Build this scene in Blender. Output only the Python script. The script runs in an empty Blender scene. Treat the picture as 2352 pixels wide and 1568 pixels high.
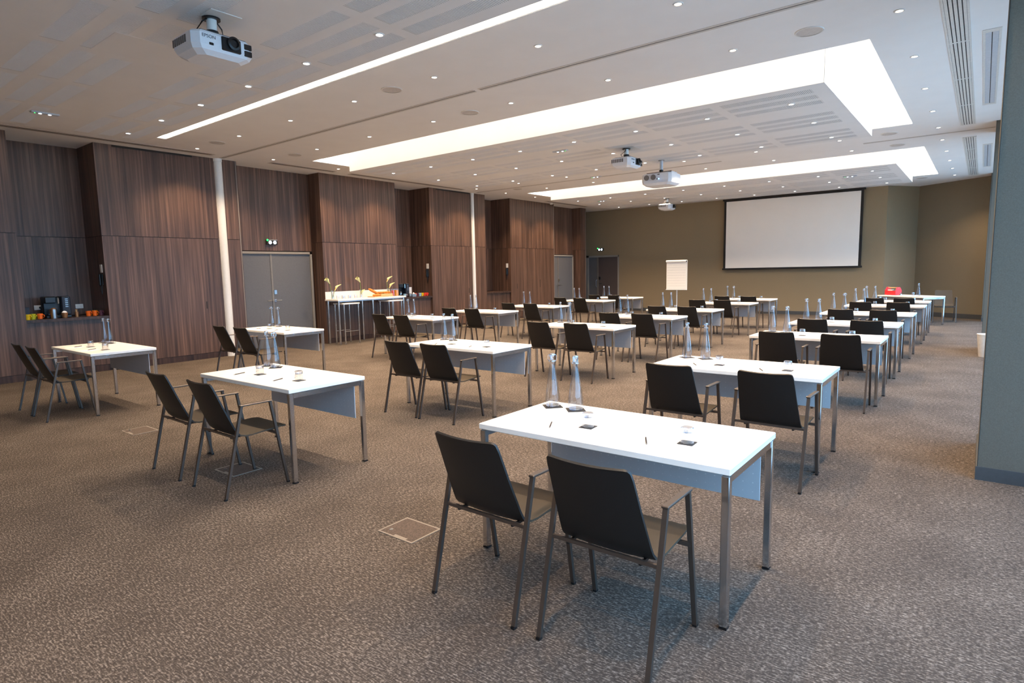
import bpy, math, random
from mathutils import Matrix, Vector
from math import sin, cos, pi, radians
random.seed(7)
S = bpy.context.scene
COL = S.collection

# ------------------------------------------------------------------ camera
F_PX, YAW, PITCH, ROLL, CAM_H = 1380.65, 0.66313, 0.11575, 0.02019, 1.5952
fwd = Vector((-sin(YAW) * cos(PITCH), cos(YAW) * cos(PITCH), -sin(PITCH)))
right = Vector((cos(YAW), sin(YAW), 0)); down = fwd.cross(right)
r2 = right * cos(ROLL) + down * sin(ROLL); d2 = -right * sin(ROLL) + down * cos(ROLL)
cd = bpy.data.cameras.new('camera'); cam = bpy.data.objects.new('camera', cd); COL.objects.link(cam)
cd.sensor_width = 36; cd.lens = 36 * F_PX / 2352; cd.clip_start = .02; cd.clip_end = 200
m = Matrix((r2, -d2, -fwd)).transposed().to_4x4(); m.translation = (0, 0, CAM_H); cam.matrix_world = m
S.camera = cam

# ------------------------------------------------------------------ world, exposure
SKY_STRENGTH = 8.0
SPOT_CEIL, SPOT_PANEL = 245.0, 215.0          # watts of the recessed spotlights
LED_STRENGTH = 22.0
w = bpy.data.worlds.new('daylight_sky'); S.world = w; w.use_nodes = True
bg = w.node_tree.nodes['Background']; bg.inputs[0].default_value = (.36, .65, 1, 1); bg.inputs[1].default_value = SKY_STRENGTH
S.view_settings.view_transform = 'Standard'; S.view_settings.look = 'None'
S.view_settings.gamma = 1; S.view_settings.use_curve_mapping = False
S.view_settings.exposure = -0.25

# ------------------------------------------------------------------ materials
def lin(c):
    return tuple(((v / 255) / 12.92 if v / 255 <= .04045 else ((v / 255 + .055) / 1.055) ** 2.4) for v in c)
MATS = {}
def mat(name, srgb, rough=.5, metal=0, var=.06, scale=30, spec=.5, bump=0, bscale=200, coat=0):
    m = bpy.data.materials.new(name); m.use_nodes = True; nt = m.node_tree; N, L = nt.nodes, nt.links
    b = N['Principled BSDF']; c = lin(srgb)
    b.inputs['Roughness'].default_value = rough; b.inputs['Metallic'].default_value = metal
    b.inputs['Specular IOR Level'].default_value = spec; b.inputs['Coat Weight'].default_value = coat
    tc = N.new('ShaderNodeTexCoord'); nz = N.new('ShaderNodeTexNoise'); nz.inputs['Scale'].default_value = scale
    nz.inputs['Detail'].default_value = 3
    L.new(tc.outputs['Object'], nz.inputs['Vector'])
    rp = N.new('ShaderNodeValToRGB'); rp.color_ramp.elements[0].position = .3; rp.color_ramp.elements[1].position = .7
    rp.color_ramp.elements[0].color = (*[v * (1 - var) for v in c], 1); rp.color_ramp.elements[1].color = (*[min(1, v * (1 + var)) for v in c], 1)
    L.new(nz.outputs['Fac'], rp.inputs[0]); L.new(rp.outputs[0], b.inputs['Base Color'])
    if bump:
        n2 = N.new('ShaderNodeTexNoise'); n2.inputs['Scale'].default_value = bscale; L.new(tc.outputs['Object'], n2.inputs['Vector'])
        bp = N.new('ShaderNodeBump'); bp.inputs['Strength'].default_value = bump; bp.inputs['Distance'].default_value = .004
        L.new(n2.outputs['Fac'], bp.inputs['Height']); L.new(bp.outputs[0], b.inputs['Normal'])
    MATS[name] = m; return m
def emit(name, srgb, strength):
    m = bpy.data.materials.new(name); m.use_nodes = True; nt = m.node_tree; nt.nodes.clear()
    e = nt.nodes.new('ShaderNodeEmission'); e.inputs[0].default_value = (*lin(srgb), 1); e.inputs[1].default_value = strength
    o = nt.nodes.new('ShaderNodeOutputMaterial'); nt.links.new(e.outputs[0], o.inputs[0]); MATS[name] = m; return m
def glass(name, tint=(.97, .98, 1), lo=.05, hi=.75, power=2.5, rough=.02):
    m = bpy.data.materials.new(name); m.use_nodes = True; nt = m.node_tree; N, L = nt.nodes, nt.links; N.clear()
    lw = N.new('ShaderNodeLayerWeight'); lw.inputs[0].default_value = .5
    pw = N.new('ShaderNodeMath'); pw.operation = 'POWER'; pw.inputs[1].default_value = power; L.new(lw.outputs['Facing'], pw.inputs[0])
    mr = N.new('ShaderNodeMapRange'); mr.inputs['To Min'].default_value = lo; mr.inputs['To Max'].default_value = hi; L.new(pw.outputs[0], mr.inputs[0])
    t = N.new('ShaderNodeBsdfTransparent'); t.inputs[0].default_value = (*tint, 1)
    g = N.new('ShaderNodeBsdfGlossy'); g.inputs['Roughness'].default_value = rough; g.inputs[0].default_value = (.95, .97, 1, 1)
    mx = N.new('ShaderNodeMixShader'); L.new(mr.outputs[0], mx.inputs[0]); L.new(t.outputs[0], mx.inputs[1]); L.new(g.outputs[0], mx.inputs[2])
    o = N.new('ShaderNodeOutputMaterial'); L.new(mx.outputs[0], o.inputs[0]); MATS[name] = m; return m
def wood(name, dark, mid, light):
    m = bpy.data.materials.new(name); m.use_nodes = True; nt = m.node_tree; N, L = nt.nodes, nt.links
    b = N['Principled BSDF']; b.inputs['Roughness'].default_value = .42; b.inputs['Specular IOR Level'].default_value = .4
    ge = N.new('ShaderNodeNewGeometry'); oi = N.new('ShaderNodeObjectInfo')
    mp = N.new('ShaderNodeMapping'); mp.inputs['Scale'].default_value = (22, 22, .5); L.new(ge.outputs['Position'], mp.inputs[0])
    va = N.new('ShaderNodeVectorMath'); va.operation = 'ADD'; L.new(mp.outputs[0], va.inputs[0])
    cb = N.new('ShaderNodeCombineXYZ'); ml = N.new('ShaderNodeMath'); ml.operation = 'MULTIPLY'; ml.inputs[1].default_value = 40
    L.new(oi.outputs['Random'], ml.inputs[0]); L.new(ml.outputs[0], cb.inputs[2]); L.new(cb.outputs[0], va.inputs[1])
    nz = N.new('ShaderNodeTexNoise'); nz.inputs['Scale'].default_value = 1; nz.inputs['Detail'].default_value = 5; nz.inputs['Roughness'].default_value = .6
    L.new(va.outputs[0], nz.inputs['Vector'])
    rp = N.new('ShaderNodeValToRGB'); e = rp.color_ramp.elements
    e[0].position = .28; e[0].color = (*lin(dark), 1); e[1].position = .78; e[1].color = (*lin(light), 1)
    k = e.new(.5); k.color = (*lin(mid), 1)
    L.new(nz.outputs['Fac'], rp.inputs[0])
    hs = N.new('ShaderNodeHueSaturation'); mr = N.new('ShaderNodeMapRange'); mr.inputs['To Min'].default_value = .84; mr.inputs['To Max'].default_value = 1.14
    L.new(oi.outputs['Random'], mr.inputs[0]); L.new(mr.outputs[0], hs.inputs['Value']); L.new(rp.outputs[0], hs.inputs['Color'])
    L.new(hs.outputs[0], b.inputs['Base Color']); MATS[name] = m; return m
def carpet(name):
    m = bpy.data.materials.new(name); m.use_nodes = True; nt = m.node_tree; N, L = nt.nodes, nt.links
    b = N['Principled BSDF']; b.inputs['Roughness'].default_value = .95; b.inputs['Specular IOR Level'].default_value = .15
    ge = N.new('ShaderNodeNewGeometry')
    def nz(sc, det, out):
        mp = N.new('ShaderNodeMapping'); mp.inputs['Scale'].default_value = sc; L.new(ge.outputs['Position'], mp.inputs[0])
        n = N.new('ShaderNodeTexNoise'); n.inputs['Scale'].default_value = 1; n.inputs['Detail'].default_value = det; L.new(mp.outputs[0], n.inputs['Vector'])
        return n.outputs['Fac']
    a = nz((34, 150, 1), 3, 0); c = nz((90, 90, 1), 2, 0); d = nz((2.2, 2.2, 1), 2, 0)
    def mix(x, y, f):
        q = N.new('ShaderNodeMix'); q.data_type = 'FLOAT'; q.inputs[0].default_value = f; L.new(x, q.inputs[2]); L.new(y, q.inputs[3]); return q.outputs[0]
    v = mix(mix(a, c, .4), d, .10)
    rp = N.new('ShaderNodeValToRGB'); e = rp.color_ramp.elements
    e[0].position = .30; e[0].color = (*lin((42, 38, 35)), 1); e[1].position = .70; e[1].color = (*lin((150, 139, 129)), 1)
    k = e.new(.5); k.color = (*lin((75, 67, 61)), 1)
    L.new(v, rp.inputs[0]); L.new(rp.outputs[0], b.inputs['Base Color'])
    bp = N.new('ShaderNodeBump'); bp.inputs['Strength'].default_value = .5; bp.inputs['Distance'].default_value = .006
    L.new(a, bp.inputs['Height']); L.new(bp.outputs[0], b.inputs['Normal']); MATS[name] = m; return m
def modesty_mat(name):
    # light grey sheet with two rows of small punched holes (object space)
    m = mat(name, (176, 176, 178), .55, 0, .02, 8); nt = m.node_tree; N, L = nt.nodes, nt.links; b = N['Principled BSDF']
    tc = [n for n in N if n.type == 'TEX_COORD'][0]; rp = [n for n in N if n.type == 'VALTORGB'][0]
    sx = N.new('ShaderNodeSeparateXYZ'); L.new(tc.outputs['Object'], sx.inputs[0])
    def M(op, a, bb):
        q = N.new('ShaderNodeMath'); q.operation = op
        for i, v in enumerate((a, bb)):
            if v is None: continue
            if isinstance(v, (int, float)): q.inputs[i].default_value = v
            else: L.new(v, q.inputs[i])
        return q.outputs[0]
    fx = M('SUBTRACT', M('FRACT', M('MULTIPLY', sx.outputs['X'], 20), None), .5); fz = M('SUBTRACT', M('FRACT', M('MULTIPLY', sx.outputs['Z'], 20), None), .5)
    dd = M('ADD', M('MULTIPLY', fx, fx), M('MULTIPLY', fz, fz)); hole = M('LESS_THAN', dd, .0045)
    row = M('LESS_THAN', M('ABSOLUTE', M('SUBTRACT', sx.outputs['Z'], .525), None), .1)
    f = M('MULTIPLY', hole, row)
    mx = N.new('ShaderNodeMix'); mx.data_type = 'RGBA'; L.new(f, mx.inputs[0]); L.new(rp.outputs[0], mx.inputs[6]); mx.inputs[7].default_value = (.6, .59, .57, 1)
    L.new(mx.outputs[2], b.inputs['Base Color']); return m
mat('ceiling_paint', (240, 238, 236), .9, 0, .015, 3); mat('panel_paint', (234, 232, 230), .9, 0, .015, 3)
mat('recess_paint', (252, 251, 249), .9, 0, .01, 2); mat('dark_void', (98, 95, 95), .95)
mat('olive_fabric', (138, 122, 98), .95, 0, .10, 160, .2, .3, 300); mat('brown_fabric', (122, 112, 94), .95, 0, .10, 160, .2, .3, 300); mat('grey_fabric', (98, 94, 85), .95, 0, .10, 160, .2, .3, 300)
mat('skirting', (64, 66, 68), .6); mat('white_laminate', (238, 233, 226), .38, 0, .015, 6); mat('white_edge', (240, 236, 230), .5, 0, .02)
mat('chrome', (205, 208, 212), .14, 1, .03, 5); mat('steel', (170, 172, 175), .3, 1, .05, 20)
mat('seat_taupe', (70, 60, 48), .65, 0, .06, 300, .25, .1, 500); mat('black_shell', (21, 19, 18), .48, 0, .10, 300, .5, .15, 500); mat('bronze_metal', (96, 86, 79), .38, .75, .05, 20)
mat('black_plastic', (18, 18, 20), .35, 0, .1, 60); mat('coaster_black', (36, 34, 34), .7, 0, .12, 80); mat('white_paint', (232, 230, 225), .45, 0, .02)
mat('door_grey', (98, 98, 100), .6, 0, .05, 40); mat('door_brown', (78, 68, 66), .6, 0, .05, 40); mat('frame_grey', (146, 140, 132), .75, 0, .04, 30, .2)
mat('paper', (244, 241, 237), .8, 0, .01); mat('pen_dark', (52, 44, 42), .4); mat('screen_white', (250, 240, 229), .9, 0, .01, 2); mat('screen_black', (24, 20, 18), .7)
mat('red_box', (214, 44, 48), .45, 0, .06); mat('light_wood', (214, 166, 110), .5, 0, .12, 40); mat('bread', (206, 126, 54), .8, 0, .25, 60, .3, .4, 80)
mat('petal', (238, 234, 168), .6, 0, .1, 40); mat('stem', (110, 140, 60), .6, 0, .1, 40); mat('juice_orange', (250, 165, 20), .25); mat('juice_red', (214, 66, 40), .25)
for n, c in dict(mug_orange=(244, 108, 30), mug_yellow=(232, 186, 24), mug_lime=(196, 190, 40), mug_purple=(90, 48, 62), mug_blue=(150, 190, 205), mug_red=(222, 60, 36), tissue_blue=(110, 130, 150)).items(): mat(n, c, .3, 0, .05, 30, coat=.3)
mat('slot_dark', (40, 36, 34), .8); mat('floor_lid', (80, 68, 60), .95, 0, .4, 110); mat('lid_trim', (132, 124, 115), .5, .4); mat('grille_white', (225, 222, 216), .5, .1); mat('vent_metal', (200, 205, 212), .55, .2)
mat('bin_white', (228, 218, 204), .6); mat('projector_white', (226, 228, 232), .4, 0, .02); mat('vent_grey', (110, 106, 104), .7); mat('track_grey', (205, 200, 194), .6); mat('speaker_mesh', (204, 198, 193), .8); mat('copper', (170, 120, 80), .4, .6)
mat('screen_dark', (16, 20, 34), .5); mat('ground_out', (206, 188, 178), .9, 0, .2, 3); mat('window_frame', (90, 92, 94), .4, .5); mat('text_grey', (80, 80, 84), .6); mat('paper_line', (206, 204, 204), .8)
wood('walnut', (56, 40, 32), (86, 64, 53), (128, 98, 81)); wood('walnut_dark', (34, 22, 17), (60, 42, 34), (88, 64, 52)); carpet('carpet'); modesty_mat('modesty_sheet')
glass('carafe_glass', (.955, .965, .98), .035, .55, 2.6); glass('tumbler_glass', (.95, .955, .96), .07, .72, 2.0); glass('tumbler_base', (.92, .93, .95), .3, .9, 1.4, .12); glass('window_glass', (.9, .97, 1), .04, .6, 4)
emit('led_white', (255, 243, 226), LED_STRENGTH); emit('lens_warm', (255, 236, 214), 22); emit('lens_cool', (255, 250, 246), 22); emit('led_green', (40, 255, 90), 6); emit('led_spot', (225, 240, 255), 9); emit('led_blue', (120, 190, 255), 6)

# ------------------------------------------------------------------ mesh builder
class MB:
    def __init__(s): s.v = []; s.f = []
    def add(s, vs, fs):
        o = len(s.v); s.v += [tuple(p) for p in vs]; s.f += [tuple(i + o for i in f) for f in fs]; return s
    def box(s, x0, x1, y0, y1, z0, z1):
        return s.add([(x0, y0, z0), (x1, y0, z0), (x1, y1, z0), (x0, y1, z0), (x0, y0, z1), (x1, y0, z1), (x1, y1, z1), (x0, y1, z1)],
                     [(3, 2, 1, 0), (4, 5, 6, 7), (0, 1, 5, 4), (1, 2, 6, 5), (2, 3, 7, 6), (3, 0, 4, 7)])
    def bbox(s, x0, x1, y0, y1, z0, z1, b):       # box with chamfered vertical and horizontal edges
        L = []
        for z, i in ((z0, b), (z0 + b, 0), (z1 - b, 0), (z1, b)):
            a0, a1, c0, c1 = x0 + i, x1 - i, y0 + i, y1 - i
            L.append([(a0 + b, c0, z), (a1 - b, c0, z), (a1, c0 + b, z), (a1, c1 - b, z), (a1 - b, c1, z), (a0 + b, c1, z), (a0, c1 - b, z), (a0, c0 + b, z)])
        vs = [p for r in L for p in r]; fs = [tuple(range(7, -1, -1)), tuple(range(24, 32))]
        for r in range(3):
            for k in range(8): fs.append((r * 8 + k, r * 8 + (k + 1) % 8, r * 8 + 8 + (k + 1) % 8, r * 8 + 8 + k))
        return s.add(vs, fs)
    def bar(s, p, q, wx, wy, up=(0, 0, 1)):       # rectangular bar from p to q; wx across, wy in the plane
        p, q = Vector(p), Vector(q); d = (q - p).normalized(); u = Vector(up)
        a = d.cross(u)
        if a.length < 1e-4: a = d.cross(Vector((0, 1, 0)))
        a.normalize(); b = a.cross(d).normalized(); vs = []
        for o in (p, q):
            for i, j in ((-1, -1), (1, -1), (1, 1), (-1, 1)): vs.append(o + a * i * wx / 2 + b * j * wy / 2)
        return s.add(vs, [(3, 2, 1, 0), (4, 5, 6, 7), (0, 1, 5, 4), (1, 2, 6, 5), (2, 3, 7, 6), (3, 0, 4, 7)])
    def lathe(s, prof, n=24, c=(0, 0, 0), axis='z', cap=True):
        vs = []
        for r, z in prof:
            for k in range(n):
                a = 2 * pi * k / n; p = (r * cos(a), r * sin(a), z)
                if axis == 'x': p = (p[2], p[0], p[1])
                if axis == 'y': p = (p[1], p[2], p[0])
                vs.append((p[0] + c[0], p[1] + c[1], p[2] + c[2]))
        fs = []
        for i in range(len(prof) - 1):
            for k in range(n): fs.append((i * n + k, i * n + (k + 1) % n, i * n + n + (k + 1) % n, i * n + n + k))
        if cap: fs += [tuple(range(n - 1, -1, -1)), tuple(range((len(prof) - 1) * n, len(prof) * n))]
        return s.add(vs, fs)
    def tube(s, pts, r, n=8):
        pts = [Vector(p) for p in pts]; vs = []; fs = []
        for i, p in enumerate(pts):
            d = (pts[min(i + 1, len(pts) - 1)] - pts[max(i - 1, 0)]).normalized()
            u = Vector((0, 0, 1)) if abs(d.z) < .9 else Vector((1, 0, 0)); a = d.cross(u).normalized(); b = a.cross(d)
            rr = r[i] if isinstance(r, (list, tuple)) else r
            for k in range(n): t = 2 * pi * k / n; vs.append(p + a * cos(t) * rr + b * sin(t) * rr)
        for i in range(len(pts) - 1):
            for k in range(n): fs.append((i * n + k, i * n + (k + 1) % n, i * n + n + (k + 1) % n, i * n + n + k))
        fs += [tuple(range(n - 1, -1, -1)), tuple(range((len(pts) - 1) * n, len(pts) * n))]
        return s.add(vs, fs)
    def mesh(s, name, material, smooth=False):
        me = bpy.data.meshes.new(name); me.from_pydata(s.v, [], s.f); me.materials.append(MATS[material])
        if smooth:
            me.polygons.foreach_set('use_smooth', [True] * len(me.polygons))
            me.set_sharp_from_angle(angle=radians(35))
        me.update(); return me
    def build(s, name, material, parent=None, smooth=False, loc=(0, 0, 0), rz=0):
        return link(name, s.mesh(name, material, smooth), parent, loc, rz)
def link(name, me, parent=None, loc=(0, 0, 0), rz=0):
    o = bpy.data.objects.new(name, me); COL.objects.link(o); o.location = loc; o.rotation_euler = (0, 0, rz)
    if parent is not None: o.parent = parent
    return o
def tag(o, label=None, cat=None, group=None, kind=None):
    if label: o['label'] = label
    if cat: o['category'] = cat
    if group: o['group'] = group
    if kind: o['kind'] = kind
    return o
def empty(name, loc=(0, 0, 0), rz=0):
    o = bpy.data.objects.new(name, None); COL.objects.link(o); o.location = loc; o.rotation_euler = (0, 0, rz); o.empty_display_size = .1; return o
KIDS = {}
def copy_tree(o, parent=None):
    c = o.copy(); COL.objects.link(c); c.parent = parent
    for ch in list(o.children): copy_tree(ch, c)
    return c
def place(proto, used, loc, rz, label, group=None):
    o = proto if not used else copy_tree(proto)
    o.location = loc; o.rotation_euler = (0, 0, rz); o['label'] = label
    if group: o['group'] = group
    return o
class Proto:
    def __init__(s, o): s.o = o; s.n = 0
    def put(s, loc, rz, label, group=None):
        r = place(s.o, s.n > 0, loc, rz, label, group); s.n += 1; return r
def struct(o, label): return tag(o, label, None, None, 'structure')
ORD = ['first', 'second', 'third', 'fourth', 'fifth', 'sixth', 'seventh', 'eighth', 'ninth', 'tenth']

# ------------------------------------------------------------------ setting: shell of the room
CZ, PZ, RZ = 3.92, 3.72, 4.17
XL, XB, XW, YB, YF = -12.05, -12.85, .62, -3.2, 21.42
struct(MB().box(-14.2, XW + .1, YB, 23, -.1, 0).build('floor', 'carpet'), 'brown grey woven carpet floor with pale flecks')
struct(MB().box(-60, 60, -60, 80, -.6, -.3).build('ground', 'ground_out'), 'unseen ground outside the windows, toned to bounce daylight onto the ceiling')  # unseen plane, its tone chosen to bounce daylight up to the ceiling
BAYS = [(-.19, 4.69), (7.5, 12.39), (14.9, 19.75)]; BX0, BX1 = -10.95, -1.06
# ceiling slab with three recess openings, and the recess boxes above it
c = MB(); ys = [YB] + [v for b in BAYS for v in b] + [23.0]
for i in range(0, len(ys), 2): c.box(-14.2, XW + .1, ys[i], ys[i + 1], CZ, CZ + .012)
for a, b in BAYS: c.box(-14.2, BX0, a, b, CZ, CZ + .012); c.box(BX1, XW + .1, a, b, CZ, CZ + .012)
struct(c.build('ceiling', 'ceiling_paint'), 'pale grey plaster ceiling')
SB = .16
for k, (a, b) in enumerate(BAYS):
    q = MB(); x0, x1, a, b = BX0 - SB, BX1 + SB, a - SB, b + SB
    q.box(x0, x1, a, b, RZ, RZ + .04); q.box(x0 - .04, x0, a, b, CZ + .012, RZ + .04); q.box(x1, x1 + .04, a, b, CZ + .012, RZ + .04)
    q.box(x0, x1, a - .04, a, CZ + .012, RZ + .04); q.box(x0, x1, b, b + .04, CZ + .012, RZ + .04)
    struct(q.build('trim_%d' % (k + 1), 'recess_paint'), 'white lit ceiling recess box, ' + ['above the camera', 'in the middle of the room', 'nearest the screen'][k])
    l = MB(); h0, h1 = CZ + .07, CZ + .095
    l.box(x0 + .02, x1 - .02, a + .02, a + .05, h0, h1); l.box(x0 + .02, x1 - .02, b - .05, b - .02, h0, h1)
    l.box(x0 + .02, x0 + .05, a + .06, b - .06, h0, h1); l.box(x1 - .05, x1 - .02, a + .06, b - .06, h0, h1)
    tag(l.build('led_strip', 'led_white'), 'hidden warm white light strip running round the ceiling recess ' + ['above the camera', 'in the middle of the room', 'nearest the screen'][k], 'light strip', 'recess light strips')
# hanging panels with slotted acoustic blocks
PX0, PX1 = -10.48, -1.585; BW, BP = 1.11, 1.245
xr = [(-1.77 - BP * i - BW, -1.77 - BP * i) for i in range(7)][::-1]
bars = MB()
for i in range(56):
    t = (i + .5) / 56 * BW; bars.box(t - .0070, t + .0070, 0, .18, 0, .002)
bars_me = bars.mesh('slotted_block', 'panel_paint')
for k, (py0, py1) in enumerate(((.3, 4.15), (8.06, 11.91), (15.47, 19.27))):
    yr = [(py0 + .2 + 1.345 * j + .306 * i, py0 + .38 + 1.345 * j + .306 * i) for j in range(3) for i in range(3)]
    X = [PX0] + [v for r in xr for v in r] + [PX1]; Yv = [py0] + [v for r in yr for v in r] + [py1]
    p = MB()
    for i in range(len(X) - 1):
        for j in range(len(Yv) - 1):
            if i % 2 == 1 and j % 2 == 1: continue
            p.add([(X[i], Yv[j], PZ), (X[i], Yv[j + 1], PZ), (X[i + 1], Yv[j + 1], PZ), (X[i + 1], Yv[j], PZ)], [(0, 1, 2, 3)])
    root = struct(p.build('ceiling_panel', 'panel_paint'), 'hanging slotted acoustic ceiling panel ' + ['above the camera', 'in the middle of the room', 'nearest the screen'][k])
    MB().box(PX0 + .003, PX1 - .003, py0 + .003, py1 - .003, PZ + .03, PZ + .04).build('backing', 'dark_void', root)
    e = MB(); t = .003
    e.box(PX0, PX1, py0, py0 + t, PZ, RZ); e.box(PX0, PX1, py1 - t, py1, PZ, RZ); e.box(PX0, PX0 + t, py0, py1, PZ, RZ); e.box(PX1 - t, PX1, py0, py1, PZ, RZ)
    e.build('side_face', 'recess_paint', root)
    for (a, b) in xr:
        for (y0, y1) in yr: link('slotted_block', bars_me, root, (a, y0, PZ))

# far walls
struct(MB().box(-14.2, -2.36, YF, YF + .15, 0, CZ).build('wall_front', 'olive_fabric'), 'olive brown fabric wall behind the projection screen')
def slab(name, p, q, th, z0, z1, m, lab):
    p, q = Vector((*p, 0)), Vector((*q, 0)); n = (q - p).normalized(); n = Vector((-n.y, n.x, 0)) * th
    vs = [p, q, q + n, p + n]; vs = [(v.x, v.y, z0) for v in vs] + [(v.x, v.y, z1) for v in vs]
    o = MB().add(vs, [(3, 2, 1, 0), (4, 5, 6, 7), (0, 1, 5, 4), (1, 2, 6, 5), (2, 3, 7, 6), (3, 0, 4, 7)]).build(name, m)
    return struct(o, lab)
slab('wall_front', (-2.36, YF + .002), (-1.65, 22.42), .15, 0, CZ, 'olive_fabric', 'angled fabric return wall right of the screen')
slab('wall_front', (-1.65, 22.42), (.85, 20.70), .15, 0, CZ, 'brown_fabric', 'dim brown fabric wall behind the presenter desk')
slab('baseboard_front', (-11.25, YF - .015), (-2.37, YF - .015), .014, 0, .11, 'skirting', 'dark skirting along the screen wall')
slab('baseboard_front', (-2.36, YF - .015), (-1.66, 22.40), .014, 0, .11, 'skirting', 'dark skirting on the angled return wall')
slab('baseboard_front', (-1.65, 22.40), (.60, 20.86), .014, 0, .13, 'skirting', 'dark skirting behind the presenter desk')
struct(MB().box(-14.2, XW + .1, YB - .15, YB, 0, CZ).build('wall_back', 'olive_fabric'), 'olive fabric wall behind the camera')
# window wall: pillars and glazing
PIL = [(-3.2, -2.2), (5.49, 6.6), (13.1, 14.25), (20.6, 21.6)]
for i, (a, b) in enumerate(PIL):
    o = struct(MB().box(.05, XW + .1, a, b, .0, CZ).build('wall_right', 'grey_fabric'), 'grey green fabric pillar between the windows, ' + ['behind the camera', 'nearest the camera', 'beside the waste bin', 'at the far corner'][i])
    q = MB(); q.box(.038, XW, a - .012, a, 0, .1); q.box(.038, .05, a, b + .012, 0, .1)
    q.build('skirting_strip', 'skirting', o); MB().box(.0465, .05, a - .0035, a, .1, CZ).build('corner_strip', 'slot_dark', o)
for i in range(3):
    a, b = PIL[i][1], PIL[i + 1][0]; n = 5 if i != 1 else 5
    f = MB(); f.box(XW, XW + .06, a, b, 0, .12); f.box(XW, XW + .06, a, b, 3.55, CZ)
    for k in range(n + 1): y = a + (b - a) * k / n; f.box(XW, XW + .06, max(a, y - .03), min(b, y + .03), .12, 3.55)
    o = struct(f.build('window_%d' % (i + 1), 'window_frame'), 'tall glazed window wall ' + ['beside the camera', 'between the two near pillars', 'towards the screen'][i])
    for k in range(n):
        y0 = a + (b - a) * k / n + .03; y1 = a + (b - a) * (k + 1) / n - .03
        MB().box(XW + .025, XW + .033, y0, y1, .12, 3.55).build('pane', 'window_glass', o)
    ld = bpy.data.lights.new('daylight_portal', 'AREA'); ld.shape = 'RECTANGLE'; ld.size = b - a; ld.size_y = 3.45; ld.cycles.is_portal = True
    lo = bpy.data.objects.new('daylight_portal', ld); COL.objects.link(lo); lo.location = (XW + .12, (a + b) / 2, 1.83); lo.rotation_euler = (radians(90), 0, radians(90))

# ------------------------------------------------------------------ wood panelled wall on the left
cube = MB().box(-.5, .5, -.5, .5, -.5, .5)
plank_me = {n: cube.mesh('plank', n) for n in ('walnut', 'walnut_dark')}
JZ = 2.35
def plank(parent, c, s, m='walnut'):
    o = link('plank', plank_me[m], parent, c); o.scale = s; return o
def widths(L):
    out = []; t = 0
    while L - t > .24: k = random.choice((.09, .12, .14, .17, .2)); out.append(k); t += k
    out.append(L - t); return out
def front(y0, y1, x, label, zs=((.115, JZ), (JZ + .009, CZ)), plinth=True, m='walnut', th=.02):
    b = MB().box(x - .06, x - th - .001, y0 + .001, y1 - .001, 0, CZ) if plinth else MB().box(x - .06, x - th - .001, y0, y1, zs[0][0], CZ)
    o = struct(b.build('wall_left', 'slot_dark'), label)
    if plinth: MB().box(x - th, x - .003, y0, y1, 0, .11).build('plinth', 'walnut_dark', o)
    ws = widths(y1 - y0)
    for z0, z1 in zs:
        y = y0
        for k in ws: plank(o, (x - th / 2, y + k / 2, (z0 + z1) / 2), (th, k - .0012, z1 - z0), m); y += k
    return o
def ret(y, face, x0, x1, label, z0=0):   # return face of a niche; face = -1 looks towards the camera (-y)
    th = .02; o = struct(MB().box(x0, x1, min(y, y - face * .05), max(y, y - face * .05), z0, CZ).build('wall_left', 'slot_dark'), label)
    for a, b in ((max(z0, 0), JZ), (JZ + .009, CZ)):
        x = x0
        for k in widths(x1 - x0): plank(o, (x + k / 2, y + face * th / 2, (a + b) / 2), (k - .0012, th, b - a), 'walnut'); x += k
    return o
front(YB, 2.78, XL, 'walnut wall panel left of the nearest coffee niche')
s1 = front(3.99, 6.02, XL, 'wide walnut wall panel right of the nearest coffee niche')
front(6.16, 6.45, XL, 'narrow walnut strip between white column and grey double door')
front(8.42, 10.63, XL, 'walnut wall panel behind the buffet table')
s3 = front(11.9, 13.56, XL, 'walnut wall panel left of the far white column')
front(13.70, 14.2, XL, 'narrow walnut strip right of the far white column')
s4 = front(15.47, 17.95, XL, 'walnut cupboard wall left of the single grey door')
front(19.78, 20.12, XL, 'walnut strip at the far end of the wood wall')
def slit(par, y, z, h=.09): MB().box(XL - .004, XL + .0015, y - .011, y + .011, z - h, z + h).build('pull_slot', 'slot_dark', par)
slit(s1, 5.67, 1.06, .07); slit(s3, 13.4, 1.06, .07); slit(s4, 17.08, 1.17, .13); slit(s4, 15.77, 1.12, .08)
NICHE = [(2.78, 3.99, 'nearest'), (10.63, 11.9, 'buffet'), (14.2, 15.47, 'empty far')]
for a, b, nm in NICHE:
    front(a, b, XB, 'walnut back of the %s coffee niche' % nm, ((.98, JZ), (JZ + .009, CZ)), False)
    front(a + .01, b - .01, XL - .07, 'walnut cupboard front under the shelf of the %s niche' % nm, ((.115, .925),), True).data.name = 'niche_front'
    ret(b + .0, -1, XB, XL - .001, 'dark return side of the %s niche facing the camera' % nm)
    ret(a - .0, 1, XB, XL - .001, 'hidden return side of the %s niche' % nm)
    o = MB().box(XB, XL - .01, a + .022, b - .022, .925, .97).build('niche_shelf', 'walnut_dark')
    tag(o, 'dark walnut shelf spanning the %s niche' % nm, 'shelf', 'niche shelves')
# fix: cupboard fronts must not reach the ceiling
for o in list(bpy.data.objects):
    if o.type == 'MESH' and o.data.name.startswith('niche_front'):
        for v in o.data.vertices:
            if v.co.z > .93: v.co.z = .924
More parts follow.
